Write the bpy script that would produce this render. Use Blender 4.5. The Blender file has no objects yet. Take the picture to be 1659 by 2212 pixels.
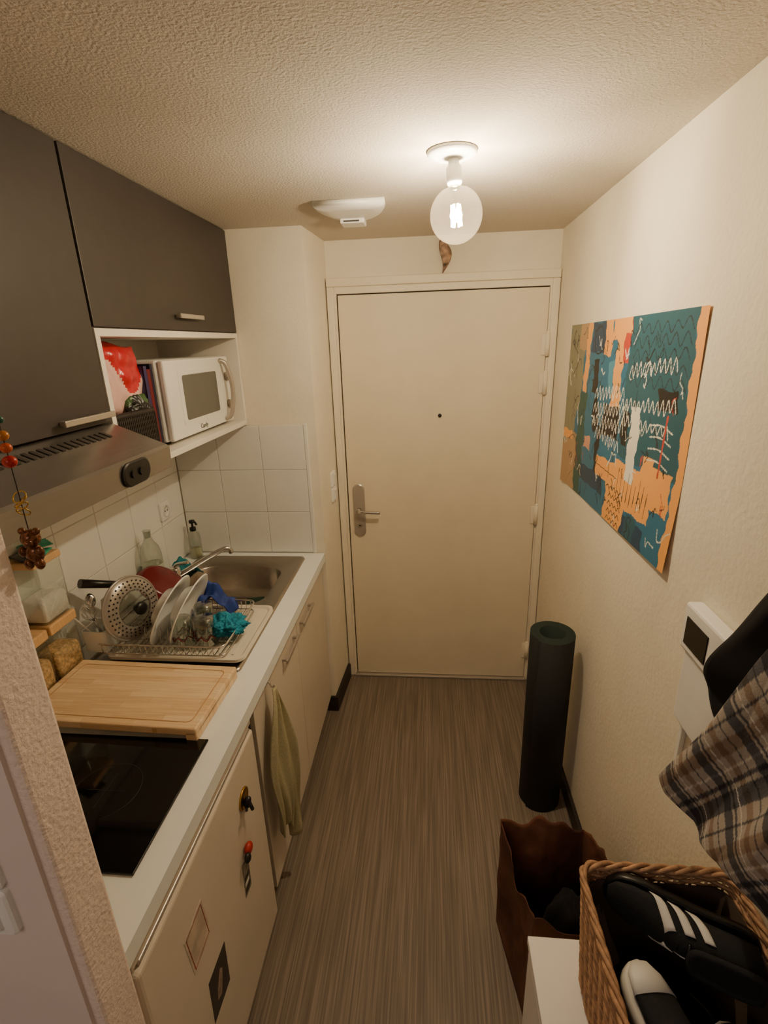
import bpy, bmesh, math, random
from mathutils import Vector, Matrix, noise
import numpy as np
random.seed(7)
S=bpy.context.scene
COL=S.collection
V=Vector

# ------------------------------------------------------------------ materials
def lin(c):
    out=[]
    for x in c:
        x=x/255.0
        out.append(x/12.92 if x<=0.04045 else ((x+0.055)/1.055)**2.4)
    return out
def mat(name,rgb,rough=.5,metal=0.,var=0.,vscale=8,bump=0.,bscale=60,stretch=(1,1,1),spec=.5,detail=4,emit=None):
    m=bpy.data.materials.new(name); m.use_nodes=True
    nt=m.node_tree; b=nt.nodes['Principled BSDF']
    c=lin(rgb)
    b.inputs['Base Color'].default_value=(*c,1)
    b.inputs['Roughness'].default_value=rough
    b.inputs['Metallic'].default_value=metal
    b.inputs['Specular IOR Level'].default_value=spec
    tc=nt.nodes.new('ShaderNodeTexCoord'); mp=nt.nodes.new('ShaderNodeMapping')
    mp.inputs['Scale'].default_value=stretch
    nt.links.new(tc.outputs['Object'],mp.inputs['Vector'])
    if var<=0: var=.03
    n=nt.nodes.new('ShaderNodeTexNoise'); n.inputs['Scale'].default_value=vscale; n.inputs['Detail'].default_value=detail
    nt.links.new(mp.outputs[0],n.inputs['Vector'])
    r=nt.nodes.new('ShaderNodeValToRGB')
    r.color_ramp.elements[0].position=.3; r.color_ramp.elements[1].position=.7
    r.color_ramp.elements[0].color=(*[max(0,x*(1-var)) for x in c],1)
    r.color_ramp.elements[1].color=(*[min(1,x*(1+var)) for x in c],1)
    nt.links.new(n.outputs['Fac'],r.inputs['Fac']); nt.links.new(r.outputs['Color'],b.inputs['Base Color'])
    if bump>0:
        n2=nt.nodes.new('ShaderNodeTexNoise'); n2.inputs['Scale'].default_value=bscale; n2.inputs['Detail'].default_value=3
        nt.links.new(mp.outputs[0],n2.inputs['Vector'])
        bp=nt.nodes.new('ShaderNodeBump'); bp.inputs['Strength'].default_value=1; bp.inputs['Distance'].default_value=bump
        nt.links.new(n2.outputs['Fac'],bp.inputs['Height']); nt.links.new(bp.outputs[0],b.inputs['Normal'])
    if emit:
        b.inputs['Emission Color'].default_value=(*lin(emit[0]),1); b.inputs['Emission Strength'].default_value=emit[1]
    return m
def glassmat(name,tint=(236,240,236),refl=.05,edge=.7,rough=.05,glow=0):
    m=bpy.data.materials.new(name); m.use_nodes=True
    nt=m.node_tree; nt.nodes.clear()
    o=nt.nodes.new('ShaderNodeOutputMaterial'); t=nt.nodes.new('ShaderNodeBsdfTransparent'); g=nt.nodes.new('ShaderNodeBsdfGlossy')
    t.inputs['Color'].default_value=(*lin(tint),1); g.inputs['Roughness'].default_value=rough
    lw=nt.nodes.new('ShaderNodeLayerWeight'); lw.inputs['Blend'].default_value=.35
    ma=nt.nodes.new('ShaderNodeMath'); ma.operation='MULTIPLY_ADD'; ma.inputs[1].default_value=edge; ma.inputs[2].default_value=refl; ma.use_clamp=True
    nt.links.new(lw.outputs['Facing'],ma.inputs[0])
    mx=nt.nodes.new('ShaderNodeMixShader')
    nt.links.new(ma.outputs[0],mx.inputs['Fac']); nt.links.new(t.outputs[0],mx.inputs[1]); nt.links.new(g.outputs[0],mx.inputs[2])
    if glow:
        e=nt.nodes.new('ShaderNodeEmission'); e.inputs['Color'].default_value=(1,.74,.44,1); e.inputs['Strength'].default_value=glow
        ad=nt.nodes.new('ShaderNodeAddShader'); nt.links.new(mx.outputs[0],ad.inputs[0]); nt.links.new(e.outputs[0],ad.inputs[1])
        nt.links.new(ad.outputs[0],o.inputs['Surface'])
    else: nt.links.new(mx.outputs[0],o.inputs['Surface'])
    return m
def attrmat(name,rough=.6,bump=0,bscale=300):
    m=bpy.data.materials.new(name); m.use_nodes=True
    nt=m.node_tree; b=nt.nodes['Principled BSDF']; b.inputs['Roughness'].default_value=rough
    a=nt.nodes.new('ShaderNodeAttribute'); a.attribute_name='pattern'
    nt.links.new(a.outputs['Color'],b.inputs['Base Color'])
    if bump:
        tc=nt.nodes.new('ShaderNodeTexCoord'); n2=nt.nodes.new('ShaderNodeTexNoise'); n2.inputs['Scale'].default_value=bscale
        nt.links.new(tc.outputs['Object'],n2.inputs['Vector'])
        bp=nt.nodes.new('ShaderNodeBump'); bp.inputs['Distance'].default_value=bump
        nt.links.new(n2.outputs['Fac'],bp.inputs['Height']); nt.links.new(bp.outputs[0],b.inputs['Normal'])
    return m
def floor_mat():
    m=bpy.data.materials.new('striped_vinyl'); m.use_nodes=True
    nt=m.node_tree; b=nt.nodes['Principled BSDF']; b.inputs['Roughness'].default_value=.6
    tc=nt.nodes.new('ShaderNodeTexCoord')
    def st(scale,sy,dist):
        mp=nt.nodes.new('ShaderNodeMapping'); mp.inputs['Scale'].default_value=(1,sy,1)
        nt.links.new(tc.outputs['Object'],mp.inputs['Vector'])
        n=nt.nodes.new('ShaderNodeTexNoise'); n.inputs['Scale'].default_value=scale; n.inputs['Detail'].default_value=1; n.inputs['Distortion'].default_value=dist
        nt.links.new(mp.outputs[0],n.inputs['Vector']); return n
    n1=st(230,.016,.25); n2=st(60,.03,.2)
    r=nt.nodes.new('ShaderNodeValToRGB'); cr=r.color_ramp
    cr.elements[0].position=.30; cr.elements[0].color=(*lin((102,90,79)),1)
    cr.elements[1].position=.72; cr.elements[1].color=(*lin((138,125,110)),1)
    e=cr.elements.new(.5); e.color=(*lin((118,105,92)),1)
    nt.links.new(n1.outputs['Fac'],r.inputs['Fac'])
    r2=nt.nodes.new('ShaderNodeValToRGB'); r2.color_ramp.elements[0].position=.3; r2.color_ramp.elements[1].position=.7
    r2.color_ramp.elements[0].color=(.94,.935,.93,1); r2.color_ramp.elements[1].color=(1,1,1,1)
    nt.links.new(n2.outputs['Fac'],r2.inputs['Fac'])
    mx=nt.nodes.new('ShaderNodeMix'); mx.data_type='RGBA'; mx.blend_type='MULTIPLY'; mx.inputs[0].default_value=1
    nt.links.new(r.outputs['Color'],mx.inputs[6]); nt.links.new(r2.outputs['Color'],mx.inputs[7])
    nt.links.new(mx.outputs[2],b.inputs['Base Color'])
    return m
def bamboo_mat():
    m=bpy.data.materials.new('bamboo'); m.use_nodes=True
    nt=m.node_tree; b=nt.nodes['Principled BSDF']; b.inputs['Roughness'].default_value=.5
    tc=nt.nodes.new('ShaderNodeTexCoord')
    br=nt.nodes.new('ShaderNodeTexBrick'); br.inputs['Scale'].default_value=1
    br.inputs['Brick Width'].default_value=.14; br.inputs['Row Height'].default_value=.022; br.inputs['Mortar Size'].default_value=.0002
    br.inputs['Color1'].default_value=(*lin((246,220,180)),1); br.inputs['Color2'].default_value=(*lin((230,196,150)),1); br.inputs['Mortar'].default_value=(*lin((214,174,126)),1)
    nt.links.new(tc.outputs['Object'],br.inputs['Vector'])
    mp=nt.nodes.new('ShaderNodeMapping'); mp.inputs['Scale'].default_value=(6,120,20)
    nt.links.new(tc.outputs['Object'],mp.inputs['Vector'])
    n=nt.nodes.new('ShaderNodeTexNoise'); n.inputs['Scale'].default_value=1.5; n.inputs['Detail'].default_value=5
    nt.links.new(mp.outputs[0],n.inputs['Vector'])
    r=nt.nodes.new('ShaderNodeValToRGB'); r.color_ramp.elements[0].position=.3; r.color_ramp.elements[1].position=.65
    r.color_ramp.elements[0].color=(.84,.79,.73,1); r.color_ramp.elements[1].color=(1,1,1,1)
    nt.links.new(n.outputs['Fac'],r.inputs['Fac'])
    mx=nt.nodes.new('ShaderNodeMix'); mx.data_type='RGBA'; mx.blend_type='MULTIPLY'; mx.inputs[0].default_value=1
    nt.links.new(br.outputs['Color'],mx.inputs[6]); nt.links.new(r.outputs['Color'],mx.inputs[7])
    nt.links.new(mx.outputs[2],b.inputs['Base Color'])
    return m

M_wall=mat('rough_cream_plaster',(232,223,203),.9,bump=.0017,bscale=80,var=.03)
M_wallb=mat('smooth_cream_paint',(234,226,208),.8,bump=.0007,bscale=90,var=.03)
M_ceil=mat('stippled_ceiling_plaster',(209,200,187),.95,bump=.0019,bscale=165,var=.05,vscale=110)
M_part=mat('partition_plaster',(230,212,202),.9,bump=.0026,bscale=140)
M_partl=mat('pale_pinkish_paint',(224,209,203),.7,bump=.0004,bscale=60)
M_floor=floor_mat()
M_door=mat('cream_door_paint',(226,214,189),.5,bump=.0003,bscale=250)
M_frame=mat('cream_gloss_paint',(232,222,201),.45)
M_base=mat('dark_brown_skirting',(42,34,30),.5)
M_dark=mat('recess_shade',(14,12,11),.9)  # near-black colour, painted shade for gaps, holes and openings
M_slot=mat('hood_slot',(62,57,53),.6)
M_tile=mat('white_ceramic_tile',(234,233,228),.18,var=.02)
M_grout=mat('tile_grout',(192,190,182),.9)
M_wt=mat('white_laminate_worktop',(238,241,239),.35)
M_cab=mat('cream_white_laminate',(216,205,189),.45)
M_cabd=mat('anthracite_laminate',(59,53,50),.5,var=.06,vscale=30)
M_white=mat('white_melamine',(234,228,218),.5)
M_steel=mat('brushed_steel',(176,169,160),.3,metal=1,var=.06,vscale=40,stretch=(1,12,1))
M_hood=mat('hood_steel',(158,154,149),.27,metal=.85,var=.05,vscale=30,stretch=(1,.1,30))
M_chrome=mat('chrome',(215,213,210),.12,metal=1)
M_alu=mat('satin_aluminium',(186,178,168),.35,metal=.6)
M_plast=mat('white_plastic',(236,235,230),.35)
M_black=mat('black_plastic',(18,18,19),.35)
M_hob=mat('black_ceramic_glass',(10,10,12),.06,spec=.6)
M_hobl=mat('hob_marking',(52,50,50),.4)
M_glass=glassmat('clear_glass')
M_jar=glassmat('jar_glass',(248,251,248),.06,.50,.05)
M_bulb=glassmat('glowing_bulb_glass',(255,250,238),.05,.30,.02,glow=.62)
M_fil=mat('glowing_filament',(255,235,200),.5,emit=((255,232,190),150))
M_bamboo=bamboo_mat()
M_wood=mat('light_wood_lid',(222,180,128),.5,var=.12,vscale=20,stretch=(1,8,1))
M_oat=mat('rolled_oats',(214,176,124),.9,var=.45,vscale=110,bump=.005,bscale=120)
M_flour=mat('white_flour',(240,238,234),.9,bump=.003,bscale=60)
M_red=mat('red_enamel',(104,18,24),.25)
M_pan=mat('black_nonstick',(28,26,26),.4)
M_cer=mat('white_ceramic',(242,243,240),.15)
M_lid=mat('polished_lid_steel',(176,170,162),.3,metal=.5)
M_teal=mat('turquoise_scrubber',(20,140,168),.8,bump=.007,bscale=160,var=.4,vscale=90)
M_tealc=mat('teal_cloth',(28,120,132),.9,var=.2)
M_blue=mat('blue_cloth',(18,52,130),.6,var=.25,vscale=30)
M_tray=mat('cream_drip_tray',(222,214,198),.35)
M_greensp=mat('dark_green_sponge',(30,58,44),.95,bump=.003,bscale=200)
M_towel=mat('olive_beige_towel',(176,168,132),.95,var=.12,vscale=250,bump=.002,bscale=400)
M_mat=mat('black_rubber_mat',(16,17,18),.75,bump=.0006,bscale=300)
M_matg=mat('dark_green_mat_face',(17,36,30),.8)
M_paper=mat('brown_kraft_paper',(98,58,40),.85,var=.55,vscale=7,bump=.003,bscale=14)
M_wicker=mat('honey_wicker',(168,128,94),.6,var=.35,vscale=60,bump=.001,bscale=200)
M_brownf=mat('brown_lining_fabric',(62,48,38),.95,var=.1)
M_bfab=mat('black_fabric',(12,11,13),.95,var=.2,vscale=60)
M_shoe=mat('black_suede',(17,19,21),.85,bump=.0006,bscale=300)
M_swhite=mat('off_white_leather',(228,224,216),.5)
M_basketb=mat('black_woven_plastic',(30,24,22),.5)
M_gold=mat('brass',(190,150,70),.3,metal=1)
M_screen=mat('dark_display',(22,20,20),.12)
M_greycl=mat('microwave_window',(96,95,88),.2)
M_poster=attrmat('painted_poster_paper',.45)
M_plaid=attrmat('plaid_wool',.95,bump=.0008)
M_leaf=mat('patterned_shell',(150,122,102),.6,var=.85,vscale=38,detail=1)

# ------------------------------------------------------------------ mesh builder
class MB:
    def __init__(s): s.v=[]; s.f=[]; s.fm=[]; s.sm=[]; s.mats=[]
    def mi(s,m):
        if m not in s.mats: s.mats.append(m)
        return s.mats.index(m)
    def add(s,vs,fs,m,M=None,smooth=False):
        o=len(s.v); k=s.mi(m)
        for p in vs: s.v.append((M@V(p)) if M else V(p))
        for f in fs: s.f.append([i+o for i in f]); s.fm.append(k); s.sm.append(smooth)
        return s
    def box(s,lo,hi,m,bev=0.,M=None,seg=2):
        bm=bmesh.new(); bmesh.ops.create_cube(bm,size=1)
        sz=[hi[i]-lo[i] for i in range(3)]; c=[(hi[i]+lo[i])/2 for i in range(3)]
        for v in bm.verts: v.co=V((v.co[i]*sz[i]+c[i] for i in range(3)))
        if bev>0: bmesh.ops.bevel(bm,geom=list(bm.edges),offset=min(bev,min(abs(x) for x in sz)*.49),segments=seg,affect='EDGES',profile=.5)
        bm.verts.index_update()
        s.add([v.co.copy() for v in bm.verts],[[v.index for v in f.verts] for f in bm.faces],m,M,False)
        bm.free(); return s
    def loft(s,rings,m,cap0=True,cap1=True,closed=True,M=None,smooth=True):
        n=len(rings[0]); vs=[p for r in rings for p in r]; fs=[]
        for a in range(len(rings)-1):
            for i in range(n if closed else n-1):
                j=(i+1)%n; fs.append([a*n+i,a*n+j,(a+1)*n+j,(a+1)*n+i])
        s.add(vs,fs,m,M,smooth)
        if cap0: s.add(rings[0],[list(range(n))[::-1]],m,M,False)
        if cap1: s.add(rings[-1],[list(range(n))],m,M,False)
        return s
    def lathe(s,prof,m,M=None,seg=32,smooth=True):
        rings=[[(r*math.cos(2*math.pi*i/seg),r*math.sin(2*math.pi*i/seg),z) for i in range(seg)] for r,z in prof]
        return s.loft(rings,m,prof[0][0]>1e-5,prof[-1][0]>1e-5,True,M,smooth)
    def cyl(s,p0,p1,r0,m,r1=None,seg=16):
        p0=V(p0);p1=V(p1); d=p1-p0; r1=r0 if r1 is None else r1
        M=Matrix.Translation(p0)@d.to_track_quat('Z','Y').to_matrix().to_4x4()
        return s.lathe([(r0,0),(r1,d.length)],m,M,seg)
    def tube(s,pts,r,m,seg=8,closed=False,rf=None):
        pts=[V(p) for p in pts]; n=len(pts); rings=[]
        t0=(pts[1]-pts[0]).normalized(); up=V((0,0,1)) if abs(t0.z)<.9 else V((1,0,0))
        nrm=(up-t0*up.dot(t0)).normalized()
        for i,p in enumerate(pts):
            if closed: t=(pts[(i+1)%n]-pts[i-1]).normalized()
            else: t=(pts[min(i+1,n-1)]-pts[max(i-1,0)]).normalized()
            nrm=nrm-t*nrm.dot(t)
            if nrm.length<1e-6: nrm=t.orthogonal()
            nrm.normalize(); b=t.cross(nrm)
            rr=rf(i/(n-1)) if rf else r
            rings.append([p+nrm*rr*math.cos(2*math.pi*k/seg)+b*rr*math.sin(2*math.pi*k/seg) for k in range(seg)])
        if closed: rings.append(rings[0]); return s.loft(rings,m,False,False)
        return s.loft(rings,m)
    def prism(s,poly,d0,d1,m,axis='z',M=None,smooth=False):
        def q(a,b,h):
            return (a,b,h) if axis=='z' else ((a,h,b) if axis=='y' else (h,a,b))
        return s.loft([[q(a,b,d0) for a,b in poly],[q(a,b,d1) for a,b in poly]],m,True,True,True,M,smooth)
    def grid(s,fn,nu,nv,m,M=None,smooth=True):
        vs=[fn(i/nu,j/nv) for j in range(nv+1) for i in range(nu+1)]
        fs=[[j*(nu+1)+i,j*(nu+1)+i+1,(j+1)*(nu+1)+i+1,(j+1)*(nu+1)+i] for j in range(nv) for i in range(nu)]
        return s.add(vs,fs,m,M,smooth)
    def ball(s,c,r,m,seg=16,sc=(1,1,1),M=None):
        prof=[(r*math.sin(math.pi*i/10),-r*math.cos(math.pi*i/10)) for i in range(11)]
        prof[0]=(0,-r); prof[-1]=(0,r)
        T=Matrix.Translation(V(c))@Matrix.Diagonal((*sc,1))
        if M: T=M@T
        return s.lathe(prof,m,T,seg)
    def obj(s,name,parent=None,label=None,category=None,kind=None,group=None,pattern=None):
        me=bpy.data.meshes.new(name)
        lo=[min(p[i] for p in s.v) for i in range(3)]; hi=[max(p[i] for p in s.v) for i in range(3)]
        c=V(((lo[0]+hi[0])/2,(lo[1]+hi[1])/2,lo[2]))
        me.from_pydata([p-c for p in s.v],[],s.f)
        for m in s.mats: me.materials.append(m)
        for p,k,sm in zip(me.polygons,s.fm,s.sm): p.material_index=k; p.use_smooth=sm
        bm=bmesh.new(); bm.from_mesh(me)
        if pattern is None: bmesh.ops.remove_doubles(bm,verts=bm.verts,dist=1e-6)
        bmesh.ops.recalc_face_normals(bm,faces=bm.faces); bm.to_mesh(me); bm.free()
        if pattern is not None:
            a=me.color_attributes.new('pattern','FLOAT_COLOR','POINT')
            a.data.foreach_set('color',np.asarray(pattern,dtype=np.float32).ravel())
        o=bpy.data.objects.new(name,me); COL.objects.link(o)
        if parent is not None:
            o.parent=parent; o.location=c-V(parent['wloc'])
        else: o.location=c
        o['wloc']=list(c)
        tag(o,label,category,kind,group)
        return o
def tag(o,label=None,category=None,kind=None,group=None):
    if label: o['label']=label
    if category: o['category']=category
    if kind: o['kind']=kind
    if group: o['group']=group
def thing(name,loc,label,category,group=None):
    o=bpy.data.objects.new(name,None); o.empty_display_size=.05; COL.objects.link(o)
    o.location=loc; o['wloc']=list(loc); tag(o,label,category,None,group); return o
def copy_thing(o,delta,label=None):
    c=o.copy(); c.location=V(o.location)+V(delta); COL.objects.link(c)
    c['wloc']=[o['wloc'][i]+delta[i] for i in range(3)]
    if label: c['label']=label
    for ch in list(o.children):
        k=ch.copy(); k.parent=c; COL.objects.link(k)
        for g in list(ch.children):
            kk=g.copy(); kk.parent=k; COL.objects.link(kk)
    return c
def rrect(cx,cy,hx,hy,r,n=6):
    out=[]
    for k,(sx,sy) in enumerate([(1,1),(-1,1),(-1,-1),(1,-1)]):
        for i in range(n+1):
            a=math.pi/2*(k+i/n)
            out.append((cx+sx*(hx-r)+r*math.cos(a),cy+sy*(hy-r)+r*math.sin(a)))
    return out
def frame(c,n,up=(0,0,1)):
    n=V(n).normalized(); x=V(up).cross(n)
    if x.length<1e-4: x=V((1,0,0))
    x.normalize(); y=n.cross(x)
    R=Matrix((x,y,n)).transposed().to_4x4()
    return Matrix.Translation(V(c))@R
def bez(ps,n):
    ps=[V(p) for p in ps]; P=[ps[0]*2-ps[1]]+ps+[ps[-1]*2-ps[-2]]; out=[]
    for i in range(1,len(P)-2):
        for k in range(n):
            t=k/n; a,b,c,d=P[i-1],P[i],P[i+1],P[i+2]
            out.append(.5*((2*b)+(c-a)*t+(2*a-5*b+4*c-d)*t*t+(3*b-a-3*c+d)*t**3))
    out.append(ps[-1]); return out
def solid(o,t,off=0):
    md=o.modifiers.new('thick','SOLIDIFY'); md.thickness=t; md.offset=off; return o

CH=2.268
# ------------------------------------------------------------------ setting
ST='structure'
MB().box((-2.2,-2.2,-.08),(.70,2.62,0),M_floor).obj('floor',kind=ST,label='grey-brown finely striped vinyl floor')
MB().box((-2.2,-2.2,CH),(.70,2.62,CH+.1),M_ceil).obj('ceiling',kind=ST,label='cream stippled plaster ceiling')
MB().box((.567,-2.2,0),(.70,2.62,CH),M_wall).obj('wall_right',kind=ST,label='cream lightly textured plaster wall')
MB().box((-.473,2.48,0),(.567,2.62,CH),M_wallb).obj('wall_back',kind=ST,label='cream painted wall around the entrance door')
MB().prism([(-1.16,2.15),(-.497,2.15),(-.473,2.48),(-.473,2.62),(-1.16,2.62)],0,CH,M_wallb).obj('wall_alcove',kind=ST,label='cream painted wall closing the kitchenette')
MB().box((-1.30,.50,0),(-1.16,2.62,CH),M_wallb).obj('wall_left',kind=ST,label='cream painted wall behind the kitchen units')
w=MB(); w.box((-2.2,.43,0),(-.49,.50,CH),M_part,.006)
w.box((-2.2,.424,0),(-.505,.43,CH),M_partl)
w.obj('wall_partition',kind=ST,label='thin rough plaster partition wall')
MB().box((-2.3,-2.3,0),(.70,-2.2,CH),M_wallb).obj('wall_front',kind=ST)
MB().box((-2.3,-2.2,0),(-2.2,.43,CH),M_wallb).obj('wall_outer',kind=ST)
MB().box((.552,-2.2,0),(.567,2.44,.075),M_base,.003).obj('baseboard_right',kind=ST,label='dark brown skirting board')
MB().prism([(-.54,2.136),(-.483,2.136),(-.46,2.43),(-.475,2.43),(-.497,2.15),(-.54,2.15)],0,.085,M_base).obj('baseboard_left',kind=ST,label='dark brown skirting around the wall corner')

# door frame
fr=MB()
fr.box((-.470,2.440,0),(-.438,2.479,2.0748),M_frame,.004)
fr.box((-.4405,2.452,0),(-.428,2.478,2.050),M_frame,.003)
fr.box((.532,2.4402,0),(.564,2.4792,2.0747),M_frame,.004)
fr.box((.524,2.4521,0),(.535,2.4781,2.0505),M_frame,.003)
fr.box((-.4705,2.4397,2.0752),(.5645,2.4797,2.112),M_frame,.004)
fr.box((-.439,2.4524,2.045),(.534,2.4784,2.077),M_frame,.003)
fr.box((-.429,2.4765,.001),(.531,2.4812,2.049),M_dark)  # dark backing sheet stands in for shade in the gap around the leaf
fr.box((-.436,2.43,.0005),(.53,2.4766,.0125),M_alu,.003)
fr.obj('trim_1',kind=ST,label='cream painted door frame with metal threshold')
d=MB().box((-.422,2.450,.014),(.522,2.476,2.040),M_door,.003).obj('door_1',kind=ST,label='cream painted flush entrance door')
h=MB(); P=rrect(0,0,.030,.142,.029,8)
h.loft([[(x-.368,2.450,z+1.01) for x,z in P],[(x-.368,2.443,z+1.01) for x,z in P],[(x*.85-.368,2.440,z*.97+1.01) for x,z in P]],M_alu,smooth=False)
h.obj('handle_plate',d,label='long rounded brushed metal plate')
h=MB(); h.cyl((-.368,2.441,1.015),(-.368,2.40,1.015),.011,M_chrome)
h.tube(bez([(-.368,2.402,1.015),(-.34,2.397,1.015),(-.255,2.397,1.012)],6),.008,M_chrome,10)
h.obj('lever_handle',d)
h=MB(); h.cyl((-.368,2.441,.93),(-.368,2.436,.93),.012,M_chrome); h.cyl((-.368,2.437,.93),(-.368,2.4355,.93),.004,M_dark)
h.obj('key_cylinder',d)
MB().lathe([(.009,0),(.009,.004),(.005,.005),(0,.005)],M_black,frame((.044,2.450,1.49),(0,-1,0)),20).obj('peephole',d)
for z in (1.80,1.63,.985,.19):
    h=MB(); h.cyl((.526,2.441,z-.05),(.526,2.441,z+.05),.010,M_frame); h.box((.500,2.444,z-.045),(.526,2.450,z+.045),M_frame,.001)
    h.ball((.526,2.441,z+.052),.009,M_frame,10); h.obj('hinge',d)

# tiles
def tiles(name,axis,u0,n,m,wpos,label):
    b=MB(); g=.0014; s=.2
    z0=.90
    for i in range(n):
        for j in range(m):
            ua=u0+i*s; za=z0+j*s+.004
            if axis=='x': b.box((ua+g,wpos-.007,za+g),(ua+s-g,wpos-.001,za+s-g),M_tile,.0012,seg=1)
            else: b.box((wpos+.001,ua+g,za+g),(wpos+.007,ua+s-g,za+s-g),M_tile,.0012,seg=1)
    if axis=='x': b.box((u0,wpos-.0054,z0),(u0+n*s,wpos,z0+m*s+.004),M_grout)
    else: b.box((wpos,u0,z0),(wpos+.0054,u0+n*s,z0+m*s+.004),M_grout)
    return b.obj(name,kind=ST,label=label)
tiles('trim_2','x',-1.152,3,3,2.15,'glossy white square wall tiles')
tiles('trim_3','y',.54,8,3,-1.16,'glossy white square wall tiles behind the worktop')
MB().box((-.552,2.1415,.90),(-.535,2.15,1.508),M_tile,.003).obj('trim_4',kind=ST,label='white tile edging strip')

# switches
def switch(x0,y0,z0,nrm,name,label,n=1,size=.08):
    t=thing(name,(x0,y0,z0),label,'light switch')
    for i in range(n):
        zc=z0+i*size+size/2
        T=frame((x0,y0,zc),nrm)
        P=rrect(0,0,size/2,size/2*.98,.008,4)
        MB().loft([[(a,b,0) for a,b in P],[(a,b,.007) for a,b in P],[(a*.93,b*.93,.010) for a,b in P]],M_plast,M=T,smooth=False).obj('frame_plate',t)
        P=rrect(0,0,size*.30,size*.33,.004,3)
        MB().loft([[(a,b,.010) for a,b in P],[(a*.97,b*.97,.015) for a,b in P]],M_plast,M=T,smooth=False).obj('rocker',t)
    return t
switch(-.4815,2.36,1.09,(1,-.07,0),'light_switch','two stacked white light switches beside the entrance door',2,.075)
switch(-.60,.424,1.08,(0,-1,0),'light_switch','white double switch plate on the partition wall',2,.085)
t=thing('wall_socket',(-1.153,1.97,1.13),'square white power socket on the tiled wall','socket')
T=frame((-1.153,1.97,1.17),(1,0,0)); P=rrect(0,0,.04,.04,.008,4)
MB().loft([[(a,b,0) for a,b in P],[(a,b,.008) for a,b in P],[(a*.93,b*.93,.011) for a,b in P]],M_plast,M=T,smooth=False).obj('frame_plate',t)
b=MB(); b.lathe([(.027,.011),(.027,.014),(.021,.014),(.021,.0115),(0,.0115)],M_plast,T,24); b.cyl(T@V((-.009,0,.0112)),T@V((-.009,0,.013)),.0025,M_dark); b.cyl(T@V((.009,0,.0112)),T@V((.009,0,.013)),.0025,M_dark)
b.obj('socket_face',t)

# ------------------------------------------------------------------ ceiling lamp
t=thing('ceiling_lamp',(.053,1.45,CH-.2),'bare round clear filament bulb hanging from white ceiling rose','lamp')
T=Matrix.Translation((.053,1.45,0))
MB().lathe([(.030,CH-.016),(.056,CH-.012),(.061,CH-.006),(.061,CH-.001),(0,CH-.001)],M_plast,T,40).obj('ceiling_rose',t)
TL=Matrix.Translation((.055,1.45,CH))@Matrix.Rotation(-.07,4,'Y')@Matrix.Translation((0,0,-CH))
MB().lathe([(0,2.196),(.017,2.196),(.019,2.202),(.019,2.232),(.014,2.238),(.012,2.252),(.012,CH-.010),(0,CH-.010)],M_plast,TL,28).obj('lamp_holder',t)
cz=2.128; R=.0655; prof=[]
for i in range(0,19):
    a=-math.pi/2+math.pi*i/20*0.92
    prof.append((max(0,R*math.cos(a)),cz+R*math.sin(a)))
prof[0]=(0,cz-R); prof+= [(.020,2.187),(.0165,2.192),(.0160,2.196)]
MB().lathe(prof,M_bulb,TL,48).obj('glass_bulb',t,label='clear glass globe')
b=MB(); b.lathe([(0,2.125),(.004,2.128),(.005,2.165),(.012,2.19),(.012,2.194),(0,2.194)],M_glass,TL,16); b.obj('bulb_stem',t)
b=MB()
for i in range(6):
    a=i*math.pi/3
    b.cyl(TL@V((.012*math.cos(a),.012*math.sin(a),2.103)),TL@V((.010*math.cos(a),.010*math.sin(a),2.152)),.0028,M_fil,seg=8)
b.obj('filament',t,label='glowing warm filament strips')
li=bpy.data.lights.new('bulb_light','POINT'); li.energy=49; li.color=(1,.83,.61); li.shadow_soft_size=.016
lo=bpy.data.objects.new('bulb_light',li); lo.location=TL@V((0,0,2.128)); COL.objects.link(lo)
li=bpy.data.lights.new('fill_light','AREA'); li.energy=10; li.color=(1,.86,.78); li.size=1.2; li.shape='SQUARE'  # added fill lamp behind the camera, not a fixture of the room
lo=bpy.data.objects.new('fill_light',li); lo.location=(-.7,-1.0,2.2); COL.objects.link(lo)
wd=bpy.data.worlds.new('dim_world'); S.world=wd; wd.use_nodes=True
wd.node_tree.nodes['Background'].inputs[0].default_value=(1,.85,.7,1); wd.node_tree.nodes['Background'].inputs[1].default_value=.2

# ceiling vent
t=thing('ceiling_vent',(-.26,1.9,CH-.05),'white plastic half-round air vent on the ceiling','air vent')
def dsh(y0,r,dep,z):
    P=[]
    for i in range(33):
        a=math.pi*i/32; P.append((-.262+r*math.cos(a),y0+dep*math.sin(a)**.9,z))
    return P
b=MB()
b.loft([dsh(1.815,.116,.20,CH-.001),dsh(1.815,.118,.21,CH-.012),dsh(1.818,.112,.205,CH-.020),dsh(1.824,.098,.19,CH-.025),dsh(1.835,.07,.15,CH-.028)],M_plast,smooth=True); b.obj('vent_housing',t)
b=MB(); b.box((-.312,1.95,CH-.042),(-.228,2.022,CH-.022),M_plast,.004); b.box((-.300,1.9485,CH-.038),(-.245,1.952,CH-.033),M_slot); b.obj('vent_grille',t)

# charm above the door
b=MB()
def feather(u,v):
    z=2.245-.135*u; w=.004+.032*math.sin(math.pi*min(1,u*1.05+.02))**.8*(1-.3*u); a=1.0*u+.3
    cx=.048+.022*math.sin(u*3.0)
    return V((cx+(v-.5)*2*w*math.cos(a),2.462+(v-.5)*w*math.sin(a)*.5-.006*math.sin(math.pi*v),z))
b.grid(feather,20,8,M_leaf)
o=b.obj('hanging_ornament',label='small brown and cream twisted feather hung above the door',category='ornament'); solid(o,.002)
b=MB(); b.cyl((.048,2.48,2.246),(.048,2.458,2.246),.003,M_gold); b.obj('nail',o)

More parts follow.
